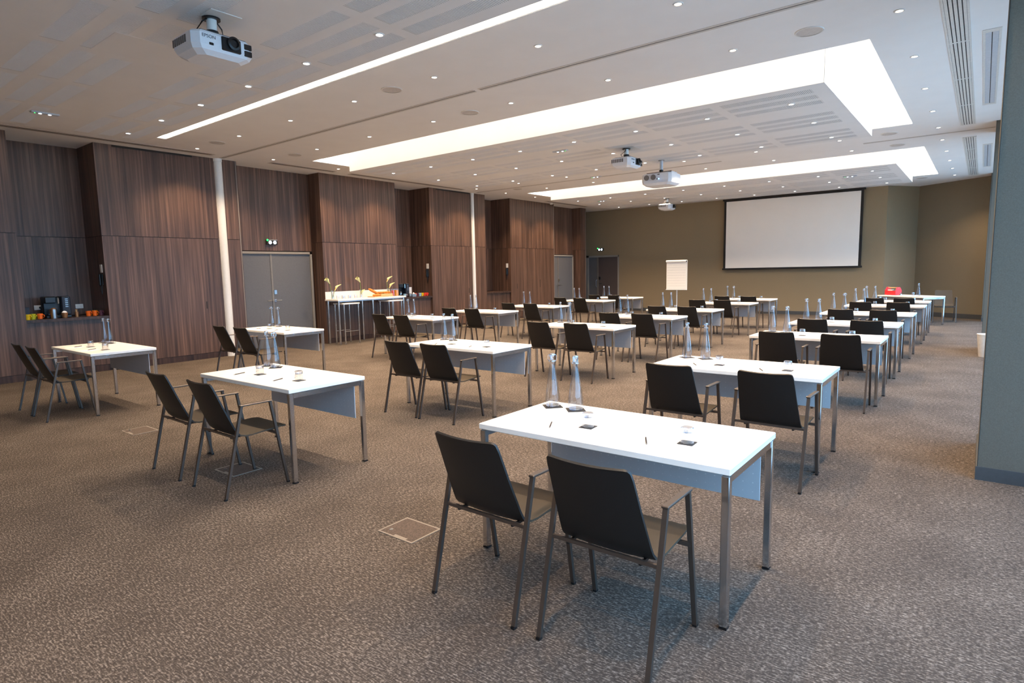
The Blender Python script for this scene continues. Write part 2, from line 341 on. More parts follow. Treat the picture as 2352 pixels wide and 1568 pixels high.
# door recesses
D1 = -12.48
front(6.40, 8.43, D1, 'walnut panel above the grey double door', ((2.16, CZ),), False)
ret(8.42, -1, D1, XL - .001, 'dark return right of the grey double door'); ret(6.45, 1, D1, XL - .001, 'hidden return left of the grey double door')
D2 = -12.42
front(17.9, 19.8, D2, 'walnut panel above the single grey door', ((2.19, CZ),), False)
ret(19.78, -1, D2, XL - .001, 'dark return right of the single grey door'); ret(17.95, 1, D2, XL - .001, 'hidden return left of the single grey door')
ret(20.14, 1, -14.2, XL - .001, 'hidden end return of the wood wall')
for y in (6.452, 20.118):
    struct(MB().box(XL - .006, XL + .002, y - .006, y + .006, 0, CZ).build('trim_%d' % (4 if y < 10 else 5), 'frame_grey'), 'thin metal corner strip ' + ('left of the grey double door' if y < 10 else 'at the end of the wood wall'))
struct(MB().box(XL - .006, XL + .002, 17.944, 17.956, 0, CZ).build('trim_6', 'frame_grey'), 'thin metal corner strip left of the single grey door')

# doors
def lever(o, x, y, z, sx):
    p = MB(); p.box(x, x + sx * .012, y - .025, y + .025, z - .025, z + .025); p.tube([(x + sx * .01, y, z), (x + sx * .05, y, z), (x + sx * .055, y + .02, z), (x + sx * .055, y + .13, z)], .009); p.build('handle', 'steel', o)
def door_left(n, y0, y1, ys, x, h, label, mleaf):
    f = MB(); f.box(x - .05, x + .03, y0, y0 + .05, 0, h); f.box(x - .05, x + .03, y1 - .05, y1, 0, h); f.box(x - .05, x + .03, y0, y1, h - .05, h)
    o = struct(f.build('door_%d' % n, 'frame_grey'), label)
    for a, b in ((y0 + .052, ys - .02), (ys + .02, y1 - .052)):
        MB().box(x - .04, x, a, b, .008, h - .055).build('door_leaf', mleaf, o)
    MB().box(x - .03, x + .012, ys - .02, ys + .02, .01, h - .055).build('centre_stile', 'lid_trim', o)
    lever(o, x, ys + .05, 1.06, 1); q = MB(); q.box(x, x + .02, ys + .03, ys + .09, 1.2, 1.29); q.build('lock_box', 'steel', o)
    q = MB(); q.tube([(x + .012, ys - .02, 1.06), (x + .05, ys - .03, 1.06), (x + .055, ys - .16, 1.06)], .009); q.build('handle', 'steel', o)
    return o
door_left(1, 6.55, 8.36, 7.33, D1 + .02, 2.14, 'grey double door in the walnut wall below the exit light', 'door_grey')
door_left(2, 18.1, 19.75, 18.72, D2 + .02, 2.17, 'single grey door leaf with side panel near the far corner', 'door_grey')
f = MB(); yy = YF - .03; f.box(-12.8, -12.66, yy, YF, 0, 2.16); f.box(-11.36, -11.31, yy, YF, 0, 2.16); f.box(-12.8, -11.31, yy, YF, 2.09, 2.16)
o = struct(f.build('door_3', 'frame_grey'), 'dark brown double door in the olive wall left of the flip chart')
MB().box(-12.66, -12.28, yy + .012, YF - .001, .008, 2.09).build('door_leaf', 'door_grey', o); MB().box(-12.22, -11.36, yy + .012, YF - .001, .008, 2.09).build('door_leaf', 'door_brown', o)
MB().box(-12.28, -12.22, yy, YF - .001, .008, 2.09).build('centre_stile', 'lid_trim', o)
q = MB(); q.box(-12.19, -12.12, yy - .01, yy + .014, 1.2, 1.32); q.tube([(-12.15, yy, 1.06), (-12.15, yy - .04, 1.06), (-12.02, yy - .045, 1.06)], .01); q.build('handle', 'steel', o)
q = MB(); q.tube([(-12.29, yy, 1.2), (-12.31, yy - .04, 1.15), (-12.31, yy - .04, .95), (-12.29, yy, .9)], .014); q.build('handle', 'steel', o)
struct(MB().box(-14.35, -14.2, YB, 23, 0, CZ).build('wall_left', 'slot_dark'), 'unseen wall added behind the wood panelling to block outside light')  # unseen outer wall, added to keep sky light from leaking past the panelling
for x, a, b, t in ((D1, 6.40, 6.545, 'left of the grey double door'), (D1, 8.365, 8.43, 'right of the grey double door'), (D2, 17.9, 18.095, 'left of the single grey door'), (D2, 19.755, 19.8, 'right of the single grey door')):
    front(a, b, x, 'narrow walnut filler ' + t, ((0, 2.15 if x == D1 else 2.18),), False)
# columns
def column(x, y, r, label):
    o = MB().lathe([(r, 0), (r, CZ - .06), (r * 1.08, CZ - .055), (r * 1.08, CZ)], 24).build('column', 'white_paint', None, True, (x, y, 0)); return tag(o, label, 'column', 'white columns', None)
column(-12.06, 6.09, .08, 'slim white round column beside the grey double door'); column(-12.04, 13.63, .052, 'slim white round column beside the empty far niche')

# ------------------------------------------------------------------ ceiling fittings
def downlight(kind, z, power):
    root = empty('downlight')
    MB().lathe([(.028, -.002), (.033, -.007), (.044, -.006), (.047, 0), (.028, 0)], 20, cap=False).build('trim_ring', 'grille_white' if kind == 'warm' else 'white_paint', root, True)
    MB().lathe([(.03, -.003), (.03, 0)], 16).build('lens', 'lens_warm' if kind == 'warm' else 'lens_cool', root)
    ld = bpy.data.lights.new('spot_' + kind, 'SPOT'); ld.energy = power; ld.spot_size = radians(115); ld.spot_blend = .8; ld.shadow_soft_size = .03
    ld.color = (1, .71, .45) if kind == 'warm' else (1, .77, .54)
    lo = bpy.data.objects.new('spot_beam', ld); COL.objects.link(lo); lo.parent = root; lo.location = (0, 0, -.03)
    tag(root, None, 'spotlight'); return Proto(root)
dl_w = downlight('warm', CZ, SPOT_CEIL); dl_c = downlight('cool', PZ, SPOT_PANEL)
XC = [-.74, -2.26, -3.78, -5.3, -6.82, -8.35, -9.86, -11.34]; XP = [-2.12 - 1.125 * i for i in range(8)]
def rowlights(P, xs, y, z, text, group):
    for i, x in enumerate(xs): P.put((x, y, z), 0, 'recessed ceiling spotlight, %s from the windows in the row %s' % (ORD[i], text), group)
rowlights(dl_w, XC, -1.6, CZ, 'behind the camera', 'spotlights in the flat ceiling')
rowlights(dl_w, XC, 5.38, CZ, 'before the near ceiling track', 'spotlights in the flat ceiling'); rowlights(dl_w, XC, 6.87, CZ, 'just past the near ceiling track', 'spotlights in the flat ceiling')
rowlights(dl_w, XC, 13.04, CZ, 'before the far ceiling track', 'spotlights in the flat ceiling'); rowlights(dl_w, XC, 14.36, CZ, 'just past the far ceiling track', 'spotlights in the flat ceiling')
for i, y in enumerate((8.45, 10.05, 11.6)): dl_w.put((-.74, y, CZ), 0, 'recessed spotlight beside the air grille, %s along the middle recess' % ORD[i], 'spotlights in the flat ceiling')
for i, y in enumerate((15.85, 17.33, 18.81, 20.28)): dl_w.put((-.73, y, CZ), 0, 'recessed spotlight beside the air grille, %s along the far recess' % ORD[i], 'spotlights in the flat ceiling')
for i, y in enumerate((8.42, 10.0, 11.6)): dl_w.put((-11.34, y, CZ), 0, 'recessed spotlight close to the wood wall, %s along the middle recess' % ORD[i], 'spotlights in the flat ceiling')
for i, y in enumerate((15.8, 17.3, 18.8)): dl_w.put((-11.3, y, CZ), 0, 'recessed spotlight close to the wood wall, %s along the far recess' % ORD[i], 'spotlights in the flat ceiling')
for i, y in enumerate((.1, 1.6, 3.2)): dl_w.put((-.74, y, CZ), 0, 'recessed spotlight above the camera, %s beside the near recess' % ORD[i], 'spotlights in the flat ceiling')
for nm, ylist in (('near', (3.76,)), ('middle', (8.82, 10.17, 11.51)), ('far', (16.25, 17.58, 18.91))):
    for j, y in enumerate(ylist): rowlights(dl_c, XP, y, PZ, '%s in the %s hanging panel' % (ORD[j], nm), 'spotlights in the hanging panels')
# speakers
root = empty('ceiling_speaker'); MB().lathe([(.118, -.008), (.13, -.008), (.135, 0), (.118, 0)], 28, cap=False).build('rim', 'grille_white', root, True)
MB().lathe([(.02, -.0055), (.119, -.0055), (.119, 0)], 28).build('mesh_cover', 'speaker_mesh', root, True); tag(root, None, 'speaker'); P = Proto(root)
for x, y, t in ((-6.05, 5.37, 'before the near ceiling track above the middle column'), (-6.05, 6.86, 'just past the near ceiling track above the middle column'), (-1.5, 6.85, 'past the near ceiling track by the windows'), (-10.6, 5.38, 'before the near track by the wood wall'), (-10.6, 6.88, 'past the near track by the wood wall'),
                (-1.46, 13.0, 'before the far track by the windows'), (-1.46, 14.35, 'past the far track by the windows'), (-10.55, 13.9, 'past the far track by the wood wall'), (-1.45, 20.23, 'in the far ceiling corner')):
    P.put((x, y, CZ), 0, 'round flush ceiling speaker ' + t, 'ceiling speakers')
# partition tracks: metal rail with dark slot
def track(y, x0, x1, label):
    r = empty('ceiling_track', (0, y, CZ)); MB().box(x0, x1, -.045, -.012, -.004, 0).build('flange', 'track_grey', r); MB().box(x0, x1, .012, .045, -.004, 0).build('flange', 'track_grey', r)
    MB().box(x0, x1, -.011, .011, -.0015, 0).build('slot', 'vent_grey', r); tag(r, label, 'track', 'partition tracks')
track(6.11, -11.92, -5.3, 'grey partition track in the ceiling nearer the camera, wood wall half'); track(6.11, -5.22, .0, 'grey partition track in the ceiling nearer the camera, window half')
track(13.64, -11.85, -4.69, 'grey partition track in the ceiling before the far recess, wood wall half'); track(13.7, -1.96, .04, 'short partition track in the ceiling by the far window pillar')
# linear air grilles and metal vents
def grille(y0, y1, label):
    r = empty('air_grille', (-.33, (y0 + y1) / 2, CZ)); L = (y1 - y0) / 2
    q = MB(); q.box(-.105, -.085, -L, L, -.006, 0); q.box(.085, .105, -L, L, -.006, 0); q.box(-.105, .105, -L, -L + .02, -.006, 0); q.box(-.105, .105, L - .02, L, -.006, 0); q.build('frame', 'grille_white', r)
    MB().box(-.085, .085, -L + .02, L - .02, -.001, 0).build('back_plate', 'slot_dark', r)
    for i in range(5): x = -.07 + .035 * i; MB().box(x - .0128, x + .0128, -L + .02, L - .02, -.005, -.001).build('slat', 'grille_white', r)
    n = max(1, round(2 * L / 1.64))
    for i in range(1, n): y = -L + 2 * L * i / n; MB().box(-.085, .085, y - .012, y + .012, -.0065, -.004).build('crossbar', 'white_paint', r)
    tag(r, label, 'air grille', 'linear air grilles')
grille(6.6, 13.12, 'long white linear air grille in the ceiling nearer the camera'); grille(14.4, 20.6, 'long white linear air grille in the ceiling towards the screen'); grille(-1.0, 5.0, 'long white linear air grille above the camera')
def vent(y0, y1, label):
    r = empty('ceiling_vent', (-.055, (y0 + y1) / 2, CZ)); L = (y1 - y0) / 2
    q = MB(); q.box(-.078, -.055, -L, L, -.005, 0); q.box(.055, .078, -L, L, -.005, 0); q.box(-.055, .055, -L, -L + .1, -.005, 0); q.box(-.055, .055, L - .1, L, -.005, 0); q.build('frame', 'grille_white', r)
    MB().box(-.054, -.004, -L + .1, L - .1, -.003, 0).build('flap', 'vent_metal', r); MB().box(.004, .054, -L + .1, L - .1, -.003, 0).build('flap', 'vent_metal', r); MB().box(-.004, .004, -L + .1, L - .1, -.001, 0).build('slot', 'slot_dark', r)
    tag(r, label, 'ceiling vent', 'metal ceiling vents')
vent(8.0, 11.7, 'narrow metal ceiling vent nearer the camera beside the windows'); vent(15.5, 19.15, 'narrow metal ceiling vent towards the screen beside the windows')
def slotdiff(y0, y1, label, x=-11.7):
    r = empty('slot_diffuser', (x, (y0 + y1) / 2, CZ)); L = (y1 - y0) / 2
    MB().box(-.09, .09, -L, L, -.004, 0).build('frame', 'speaker_mesh', r); MB().box(-.03, -.01, -L + .05, L - .05, -.006, -.0045).build('slot', 'slot_dark', r); MB().box(.02, .04, -L + .05, L - .05, -.006, -.0045).build('slot', 'slot_dark', r)
    tag(r, label, 'air diffuser', 'slot diffusers along the wood wall')
slotdiff(1.2, 5.85, 'slot air diffuser above the nearest wood wall panels'); slotdiff(7.0, 8.6, 'slot air diffuser above the grey double door'); slotdiff(9.0, 12.9, 'slot air diffuser above the buffet niche'); slotdiff(17.0, 19.6, 'slot air diffuser above the single grey door')
MB().box(XL - .01, XL + .012, 4.25, 5.6, 3.885, 3.915).build('air_slot', 'slot_dark'); tag(bpy.data.objects['air_slot'], 'dark air slot at the top of the nearest wide walnut panel', 'air slot', 'air slots')
tag(MB().box(XL - .01, XL + .012, 12.15, 13.5, 3.885, 3.915).build('air_slot', 'slot_dark'), 'dark air slot at the top of the panel by the far column', 'air slot', 'air slots')
# emergency lamps in the ceiling
root = empty('emergency_lamp'); MB().bbox(-.15, .15, -.04, .04, -.018, 0, .006).build('housing', 'vent_metal', root); 
q = MB(); q.lathe([(.016, -.022), (.018, -.017)], 14, (-.05, 0, 0)); q.lathe([(.016, -.022), (.018, -.017)], 14, (.05, 0, 0)); q.build('lamp_eye', 'led_spot', root)
MB().lathe([(.007, -.021), (.007, -.017)], 10, (-.105, 0, 0)).build('indicator', 'led_green', root); tag(root, None, 'emergency lamp'); P = Proto(root)
for x, y, z, rz, t in ((-9.53, 2.64, PZ, pi / 2, 'in the near hanging panel'), (-6.07, 9.28, PZ, pi, 'in the middle hanging panel'), (-9.42, 16.74, PZ, 0, 'in the far panel near the wood wall'), (-2.65, 16.76, PZ, 0, 'in the far panel near the windows'), (-7.79, 13.52, CZ, 0, 'beside the far ceiling track')):
    P.put((x, y, z), rz, 'flat ceiling emergency lamp with green indicator ' + t, 'emergency lamps')
tag(MB().lathe([(.05, -.05), (.06, -.02), (.06, 0)], 20).build('smoke_detector', 'white_paint', None, True, (-11.9, 17.6, CZ)), 'small white detector at the ceiling edge above the walnut cupboard wall', 'detector')
tag(MB().box(-.3, .3, -.38, .38, -.0012, 0).build('access_hatch', 'panel_paint', None, False, (-6.33, 2.62, PZ)), 'flush access hatch in the near hanging panel beside the projector', 'hatch')

# exit lights over doors
def exit_light(loc, rz, label):
    r = empty('exit_light', loc, rz)   # faces local -y
    MB().bbox(-.13, .13, -.045, 0, -.055, .055, .008).build('housing', 'screen_black', r); MB().box(-.12, .12, -.05, -.0455, .045, .052).build('top_edge', 'white_paint', r)
    for x in (-.05, .06): MB().lathe([(.032, -.052), (.036, -.046)], 18, (x, 0, -.005), 'y').build('lamp_eye', 'led_spot', r)
    MB().lathe([(.02, -.054), (.02, -.046)], 12, (-.115, 0, .045), 'y').build('indicator', 'led_green', r); tag(r, label, 'exit light', 'exit lights over doors')
exit_light((D1 + .003, 7.38, 2.345), pi / 2, 'twin-eyed exit light above the grey double door'); exit_light((-12.12, YF - .003, 2.4), 0, 'twin-eyed exit light above the dark brown double door')

# ------------------------------------------------------------------ desks
def make_desk():
    W, D = .71, .357; r = empty('desk')
    MB().bbox(-W, W, -D, D, .708, .74, .003).build('table_top', 'white_laminate', r)
    for sx in (-1, 1):
        for sy in (-1, 1):
            x, y = sx * (W - .022), sy * (D - .022); l = MB().bbox(x - .018, x + .018, y - .018, y + .018, .009, .703, .004).build('leg', 'chrome', r)
            MB().box(x - .0178, x + .0178, y - .0178, y + .0178, 0, .009).build('foot', 'black_plastic', l)
    for sx in (-1, 1): x = sx * (W - .022); MB().box(x - .013, x + .013, -D + .042, D - .042, .668, .703).build('side_rail', 'chrome', r)
    for sy in (-1, 1): y = sy * .17; MB().box(-W + .036, W - .036, y - .012, y + .012, .684, .706).build('long_rail', 'chrome', r)
    MB().box(-W + .07, W - .05, .275, .283, .385, .69).build('modesty_panel', 'modesty_sheet', r)
    q = MB(); q.box(-.5, -.47, .255, .275, .66, .7); q.box(.47, .5, .255, .275, .66, .7); q.build('panel_bracket', 'black_plastic', r)
    return tag(r, None, 'desk')
def loft(prof, n=10, th=.011):
    # prof: (y, z, halfwidth, lateral curl); returns closed shell
    V = []; 
    for i, (y, z, hw, cu) in enumerate(prof):
        a = prof[max(i - 1, 0)]; b = prof[min(i + 1, len(prof) - 1)]; dy, dz = b[0] - a[0], b[1] - a[1]; l = math.hypot(dy, dz); ny, nz = -dz / l, dy / l   # sitter side
        row = []
        for k in range(n + 1):
            t = -1 + 2 * k / n; c = cu * t * t; row.append(((hw * t, y + ny * c, z + nz * c), (hw * t, y + ny * (c - th), z + nz * (c - th))))
        V.append(row)
    m = MB(); R = len(prof); idx = lambda i, k, s: (i * (n + 1) + k) * 2 + s
    vs = [p for row in V for pr in row for p in pr]; fs = []
    for i in range(R - 1):
        for k in range(n):
            fs.append((idx(i, k, 0), idx(i, k + 1, 0), idx(i + 1, k + 1, 0), idx(i + 1, k, 0))); fs.append((idx(i, k, 1), idx(i + 1, k, 1), idx(i + 1, k + 1, 1), idx(i, k + 1, 1)))
    for i in range(R - 1):
        fs.append((idx(i, 0, 0), idx(i + 1, 0, 0), idx(i + 1, 0, 1), idx(i, 0, 1))); fs.append((idx(i, n, 0), idx(i, n, 1), idx(i + 1, n, 1), idx(i + 1, n, 0)))
    for k in range(n):
        fs.append((idx(0, k, 0), idx(0, k, 1), idx(0, k + 1, 1), idx(0, k + 1, 0))); fs.append((idx(R - 1, k, 0), idx(R - 1, k + 1, 0), idx(R - 1, k + 1, 1), idx(R - 1, k, 1)))
    return m.add(vs, fs)
def make_chair():
    r = empty('conference_chair')
    back = [(-.277, .845, .165, .012), (-.275, .842, .18, .016), (-.272, .832, .189, .019), (-.262, .80, .194, .022), (-.24, .74, .197, .024), (-.21, .66, .201, .024), (-.172, .57, .207, .022), (-.135, .49, .212, .018), (-.115, .458, .215, .014), (-.09, .437, .218, .010)]
    seat = [(-.09, .437, .218, .010), (-.05, .428, .22, .007), (0, .428, .221, .005), (.08, .436, .221, .004), (.16, .442, .220, .003), (.23, .447, .218, .002), (.27, .446, .214, 0), (.287, .442, .20, 0)]
    bo = loft(back).build('backrest', 'black_shell', r, True); bo.data.materials.append(MATS['seat_taupe']); nb = 9 * 10
    for i, pl in enumerate(bo.data.polygons): pl.material_index = 1 if (i < 2 * nb and i % 2 == 0) else 0
    loft(seat).build('seat', 'seat_taupe', r, True)
    for s in (-1, 1):
        x = .255 * s
        a = MB().bar((x, -.243, .012), (x, -.085, .662), .018, .021, (1, 0, 0)).build('leg', 'bronze_metal', r); MB().box(x - .0095, x + .0095, -.256, -.235, 0, .012).build('foot', 'black_plastic', a)
        a = MB().bar((x, .243, .012), (x, .138, .662), .018, .021, (1, 0, 0)).build('leg', 'bronze_metal', r); MB().box(x - .0095, x + .0095, .235, .256, 0, .012).build('foot', 'black_plastic', a)
        MB().bbox(x - .016, x + .016, -.099, .152, .660, .672, .003).build('armrest', 'bronze_metal', r)
        MB().bar((.17 * s, -.14, .425), (.17 * s, .22, .425), .012, .012).build('seat_rail', 'black_plastic', r)
    MB().bar((-.255, -.139, .438), (.255, -.139, .438), .014, .016).build('crossbar', 'bronze_metal', r)
    MB().bar((-.255, .176, .41), (.255, .176, .41), .016, .018).build('crossbar', 'bronze_metal', r)
    return tag(r, None, 'chair')
def make_carafe():
    r = empty('water_carafe')
    out = [(.030, 0), (.043, .002), (.046, .012), (.047, .05), (.044, .085), (.036, .14), (.027, .2), (.0195, .25), (.0165, .28), (.0165, .296)]
    inn = [(a - .003, z + (.006 if i == 0 else 0)) for i, (a, z) in enumerate(out)][::-1]; inn = [p for p in inn if p[1] >= .006]; inn[-1] = (.02, .014)
    MB().lathe(out + inn, 24, cap=False).build('bottle', 'carafe_glass', r, True)
    MB().lathe([(.02, .001), (.043, .003), (.044, .011), (.02, .012)], 24).build('bottle_base', 'tumbler_base', r, True)
    MB().lathe([(.0165, .284), (.022, .286), (.022, .294), (.0165, .297)], 20, cap=False).build('neck_ring', 'tumbler_base', r, True)
    MB().lathe([(.012, .297), (.013, .31), (.017, .318), (.019, .327), (.016, .335), (.006, .338)], 20).build('stopper', 'tumbler_base', r, True)
    q = MB()
    for s in (-1, 1): q.tube([(.022 * s, 0, .29), (.027 * s, 0, .30), (.026 * s, 0, .325), (.018 * s, 0, .332)], .0022, 6)
    q.tube([(.022, 0, .29), (.0, .024, .288), (-.022, 0, .29)], .0018, 6); q.build('wire_bail', 'chrome', r, True)
    return tag(r, None, 'carafe')
def make_tumbler():     # stands upside down: thick base on top
    r = empty('tumbler')
    MB().lathe([(.0335, 0), (.0325, .055), (.0315, .055), (.032, .001)], 24, cap=False).build('wall', 'tumbler_glass', r, True)
    MB().lathe([(.031, .054), (.0325, .055), (.032, .075), (.028, .079)], 24).build('thick_base', 'tumbler_base', r, True); return tag(r, None, 'glass')
DESK = Proto(make_desk()); CHAIR = Proto(make_chair()); CARAFE = Proto(make_carafe()); TUMBLER = Proto(make_tumbler())
COASTER = Proto(tag(MB().box(-.055, .055, -.055, .055, 0, .003).build('coaster', 'coaster_black'), None, 'coaster'))
COASTER2 = Proto(tag(MB().box(-.038, .038, -.038, .038, 0, .003).build('coaster', 'coaster_black'), None, 'coaster'))
PAPER = Proto(tag(MB().box(-.09, .09, -.105, .105, 0, .001).build('paper_sheet', 'paper'), None, 'paper'))
pen = empty('pen'); MB().tube([(0, -.062, .004), (0, .05, .004)], .004, 8).build('barrel', 'pen_dark', pen, True); MB().tube([(0, .05, .004), (0, .066, .004)], [.0035, .001], 8).build('tip', 'steel', pen, True); PEN = Proto(tag(pen, None, 'pen'))
COLS = {'R': 'window-side', 'M': 'middle', 'L': 'wood-wall'}
GRID = [  # column, row, x, y, left chair dx, right chair dx, chair dy
    ('R', 1, -1.511, 2.877, -.316, .326, -.64), ('R', 2, -1.619, 5.325, -.29, .44, -.63), ('R', 3, -1.559, 8.096, -.28, .375, -.55), ('R', 4, -1.583, 10.137, -.28, .385, -.6), ('R', 5, -1.579, 12.347, -.30, .33, -.6), ('R', 6, -1.576, 14.748, -.34, .31, -.6), ('R', 7, -1.598, 16.485, -.29, .28, -.6),
    ('M', 1, -4.80, 2.84, -.38, .35, -.59), ('M', 2, -4.855, 5.325, -.29, .28, -.59), ('M', 3, -4.885, 8.104, -.29, .36, -.6), ('M', 4, -4.88, 10.17, -.24, .385, -.6), ('M', 5, -4.905, 12.205, -.24, .385, -.6), ('M', 6, -4.937, 14.756, -.36, .23, -.6), ('M', 7, -4.99, 16.68, -.36, .3, -.6),
    ('L', 1, -8.85, 2.805, -.27, .31, -.55), ('L', 2, -9.05, 5.4, -.27, .36, -.6), ('L', 3, -8.74, 8.25, -.22, .385, -.6), ('L', 4, -8.75, 10.2, -.27, .385, -.6), ('L', 5, -8.71, 12.217, -.27, .385, -.6), ('L', 6, -8.88, 14.917, -.38, .25, -.6), ('L', 7, -8.9, 16.73, -.31, .34, -.6)]
rnd = random.Random(3)
for cl, rw, x, y, dl, dr, dy in GRID:
    wh = '%s-row desk of the %s column' % (ORD[rw - 1], COLS[cl]); J = lambda s: rnd.uniform(-s, s)
    DESK.put((x, y, 0), 0, 'white two-seat desk with chrome legs, %s row from the camera, %s column' % (ORD[rw - 1], COLS[cl]), 'two-seat desks')
    for s, dx in (('left', dl), ('right', dr)):
        CHAIR.put((x + dx, y + dy, 0), J(.03), 'black shell armchair, %s seat at the %s' % (s, wh), 'chairs at the desks')
    T = .74
    for s, px, py in (('left', -.593, .225), ('right', -.408, .215)):
        a = J(.015); b = J(.012); COASTER.put((x + px + a, y + py + b, T), pi / 4 + J(.12), 'black coaster under the %s carafe, %s' % (s, wh), 'carafe coasters')
        CARAFE.put((x + px + a, y + py + b, T + .003), J(3), 'clear glass water carafe, %s of two on the %s' % (s, wh), 'water carafes')
    for s, px in (('left', -.165), ('right', .40)):
        a = J(.015); b = J(.012); qx, qy = x + px + a, y - .087 + b
        COASTER2.put((qx, qy, T), J(.08), 'small black coaster under the %s tumbler, %s' % (s, wh), 'tumbler coasters'); TUMBLER.put((qx, qy, T + .003), J(3), 'upturned glass tumbler, %s place on the %s' % (s, wh), 'upturned tumblers')
        PAPER.put((qx - .135, qy - .135, T), J(.02), 'white note paper, %s place on the %s' % (s, wh), 'note papers')
        PEN.put((qx - .18 + J(.01), qy - .09, T + .001), .45 + J(.15) + pi, 'dark pen on note paper, %s place on the %s' % (s, wh), 'pens on the desks')

# presenter desk, set at an angle, its front panel to the audience
PD = copy_tree(DESK.o); ph = radians(-38); PD.location = (-1.5, 19.35, 0); PD.rotation_euler = (0, 0, ph); PD['label'] = 'white presenter desk set at an angle under the red toolbox'; PD['group'] = 'two-seat desks'
for ch in PD.children:
    if ch.name.startswith('modesty'): ch.location = (0, -.56, .0)
def pdp(a, b): return (-1.5 + cos(ph) * a - sin(ph) * b, 19.35 + sin(ph) * a + cos(ph) * b)
CHAIR.put((-.78, 20.12, 0), radians(188), 'black shell armchair facing the audience behind the presenter desk', 'chairs at the desks')
CARAFE.put((*pdp(.42, -.2), .743), 1, 'glass water carafe standing on the presenter desk', 'water carafes'); COASTER.put((*pdp(.42, -.2), .74), .3, 'black coaster under the carafe on the presenter desk', 'carafe coasters')
TUMBLER.put((*pdp(-.02, .12), .743), 0, 'upturned glass tumbler on the presenter desk', 'upturned tumblers'); COASTER2.put((*pdp(-.02, .12), .74), .2, 'small black coaster under the tumbler on the presenter desk', 'tumbler coasters')
r = empty('toolbox', (*pdp(-.52, -.02), .74), ph)
q = MB(); q.box(-.17, .17, -.11, .11, 0, .012); q.box(-.17, .17, -.11, -.098, 0, .12); q.box(-.17, .17, .098, .11, 0, .12); q.build('tray', 'red_box', r)
for s in (-1, 1): 
    x = s * .164; q = MB(); pts = [(-.11, 0), (.11, 0), (.11, .125), (.05, .22), (-.05, .22), (-.11, .125)]
    q.add([(x - .006, a, b) for a, b in pts] + [(x + .006, a, b) for a, b in pts], [(5, 4, 3, 2, 1, 0), (6, 7, 8, 9, 10, 11)] + [(i, (i + 1) % 6, 6 + (i + 1) % 6, 6 + i) for i in range(6)]); q.build('end_panel', 'red_box', r)
MB().tube([(-.17, 0, .2), (.17, 0, .2)], .013, 12).build('handle', 'light_wood', r, True); q = MB(); q.box(-.12, .02, -.06, .0, .012, .15); q.build('paper_stack', 'paper', r); q = MB(); q.box(.03, .1, -.06, .04, .012, .14); q.build('marker_case', 'tissue_blue', r)
tag(r, 'red open toolbox with wooden handle on the presenter desk', 'toolbox')
r = empty('desk_bell', (*pdp(-.18, -.12), .74)); MB().lathe([(.06, 0), (.06, .006), (.02, .008)], 20).build('saucer', 'white_paint', r, True); MB().lathe([(.036, .01), (.03, .04), (.012, .055), (.006, .06), (.006, .075), (.01, .08), (.004, .088)], 20).build('dome', 'chrome', r, True); tag(r, 'small silver table bell on a saucer on the presenter desk', 'bell')

# ------------------------------------------------------------------ floor boxes
def floor_box(x, y, label):
    r = empty('floor_box', (x, y, 0)); q = MB(); a, b, t = .155, .125, .012
    q.box(-a, a, -b, -b + t, 0, .004); q.box(-a, a, b - t, b, 0, .004); q.box(-a, -a + t, -b + t, b - t, 0, .004); q.box(a - t, a, -b + t, b - t, 0, .004); q.build('frame', 'lid_trim', r)
    MB().box(-a + t, a - t, -b + t, b - t, 0, .003).build('lid', 'floor_lid', r); MB().box(-.02, .09, -b + t, -b + t + .018, .003, .0045).build('cable_flap', 'lid_trim', r); MB().lathe([(.013, .003), (.013, .0045)], 14, (-.1, -.06, 0)).build('latch', 'steel', r)
    tag(r, label, 'floor box', 'floor socket boxes')
floor_box(-2.744, 2.43, 'carpeted floor socket box beside the nearest window-side desk'); floor_box(-4.82, 2.42, 'carpeted floor socket box under the first-row middle-column chairs'); floor_box(-6.955, 2.47, 'carpeted floor socket box between the middle and wood-wall columns')

# ------------------------------------------------------------------ projection screen
r = empty('projection_screen', (-5.08, YF - .1, 0))
MB().box(-2.05, 2.05, -.004, .004, 1.56, 3.84).build('fabric', 'screen_white', r)
q = MB(); q.box(-2.11, -2.035, -.006, .006, 1.55, 3.86); q.box(2.035, 2.11, -.006, .006, 1.55, 3.86); q.box(-2.11, 2.11, -.0065, .0065, 3.83, 3.88); q.build('border', 'screen_black', r)
MB().bbox(-2.15, 2.15, -.05, .06, 3.86, CZ - .004, .008).build('casing', 'screen_black', r); MB().bbox(-2.14, 2.14, -.018, .018, 1.5, 1.56, .006).build('bottom_bar', 'screen_black', r)
tag(r, 'large white pull-down projection screen with black border on the olive wall', 'screen')

# ------------------------------------------------------------------ flip chart
r = empty('flip_chart', (-7.92, 19.0, 0)); 
MB().bbox(-.355, .355, -.012, .012, .9, 1.86, .006).build('board', 'white_paint', r)
q = MB(); q.box(-.33, .315, -.02, -.013, .93, 1.8); q.build('paper_pad', 'paper', r)
for i in range(9): z = 1.02 + i * .085; MB().box(-.32, .31, -.0212, -.0201, z, z + .006).build('ruled_line', 'paper_line', r)
q = MB(); q.lathe([(.04, -.35), (.04, .33)], 16, (0, -.03, 1.82), 'x'); q.build('paper_roll', 'paper', r, True); MB().lathe([(.026, .33), (.026, .348)], 14, (0, -.03, 1.815), 'x').build('clamp_knob', 'black_plastic', r)
MB().bbox(-.36, .36, -.055, .0, .885, .905, .004).build('pen_tray', 'vent_metal', r); MB().tube([(0, .02, .02), (0, .02, 1.2)], .016, 12).build('pole', 'vent_metal', r, True)
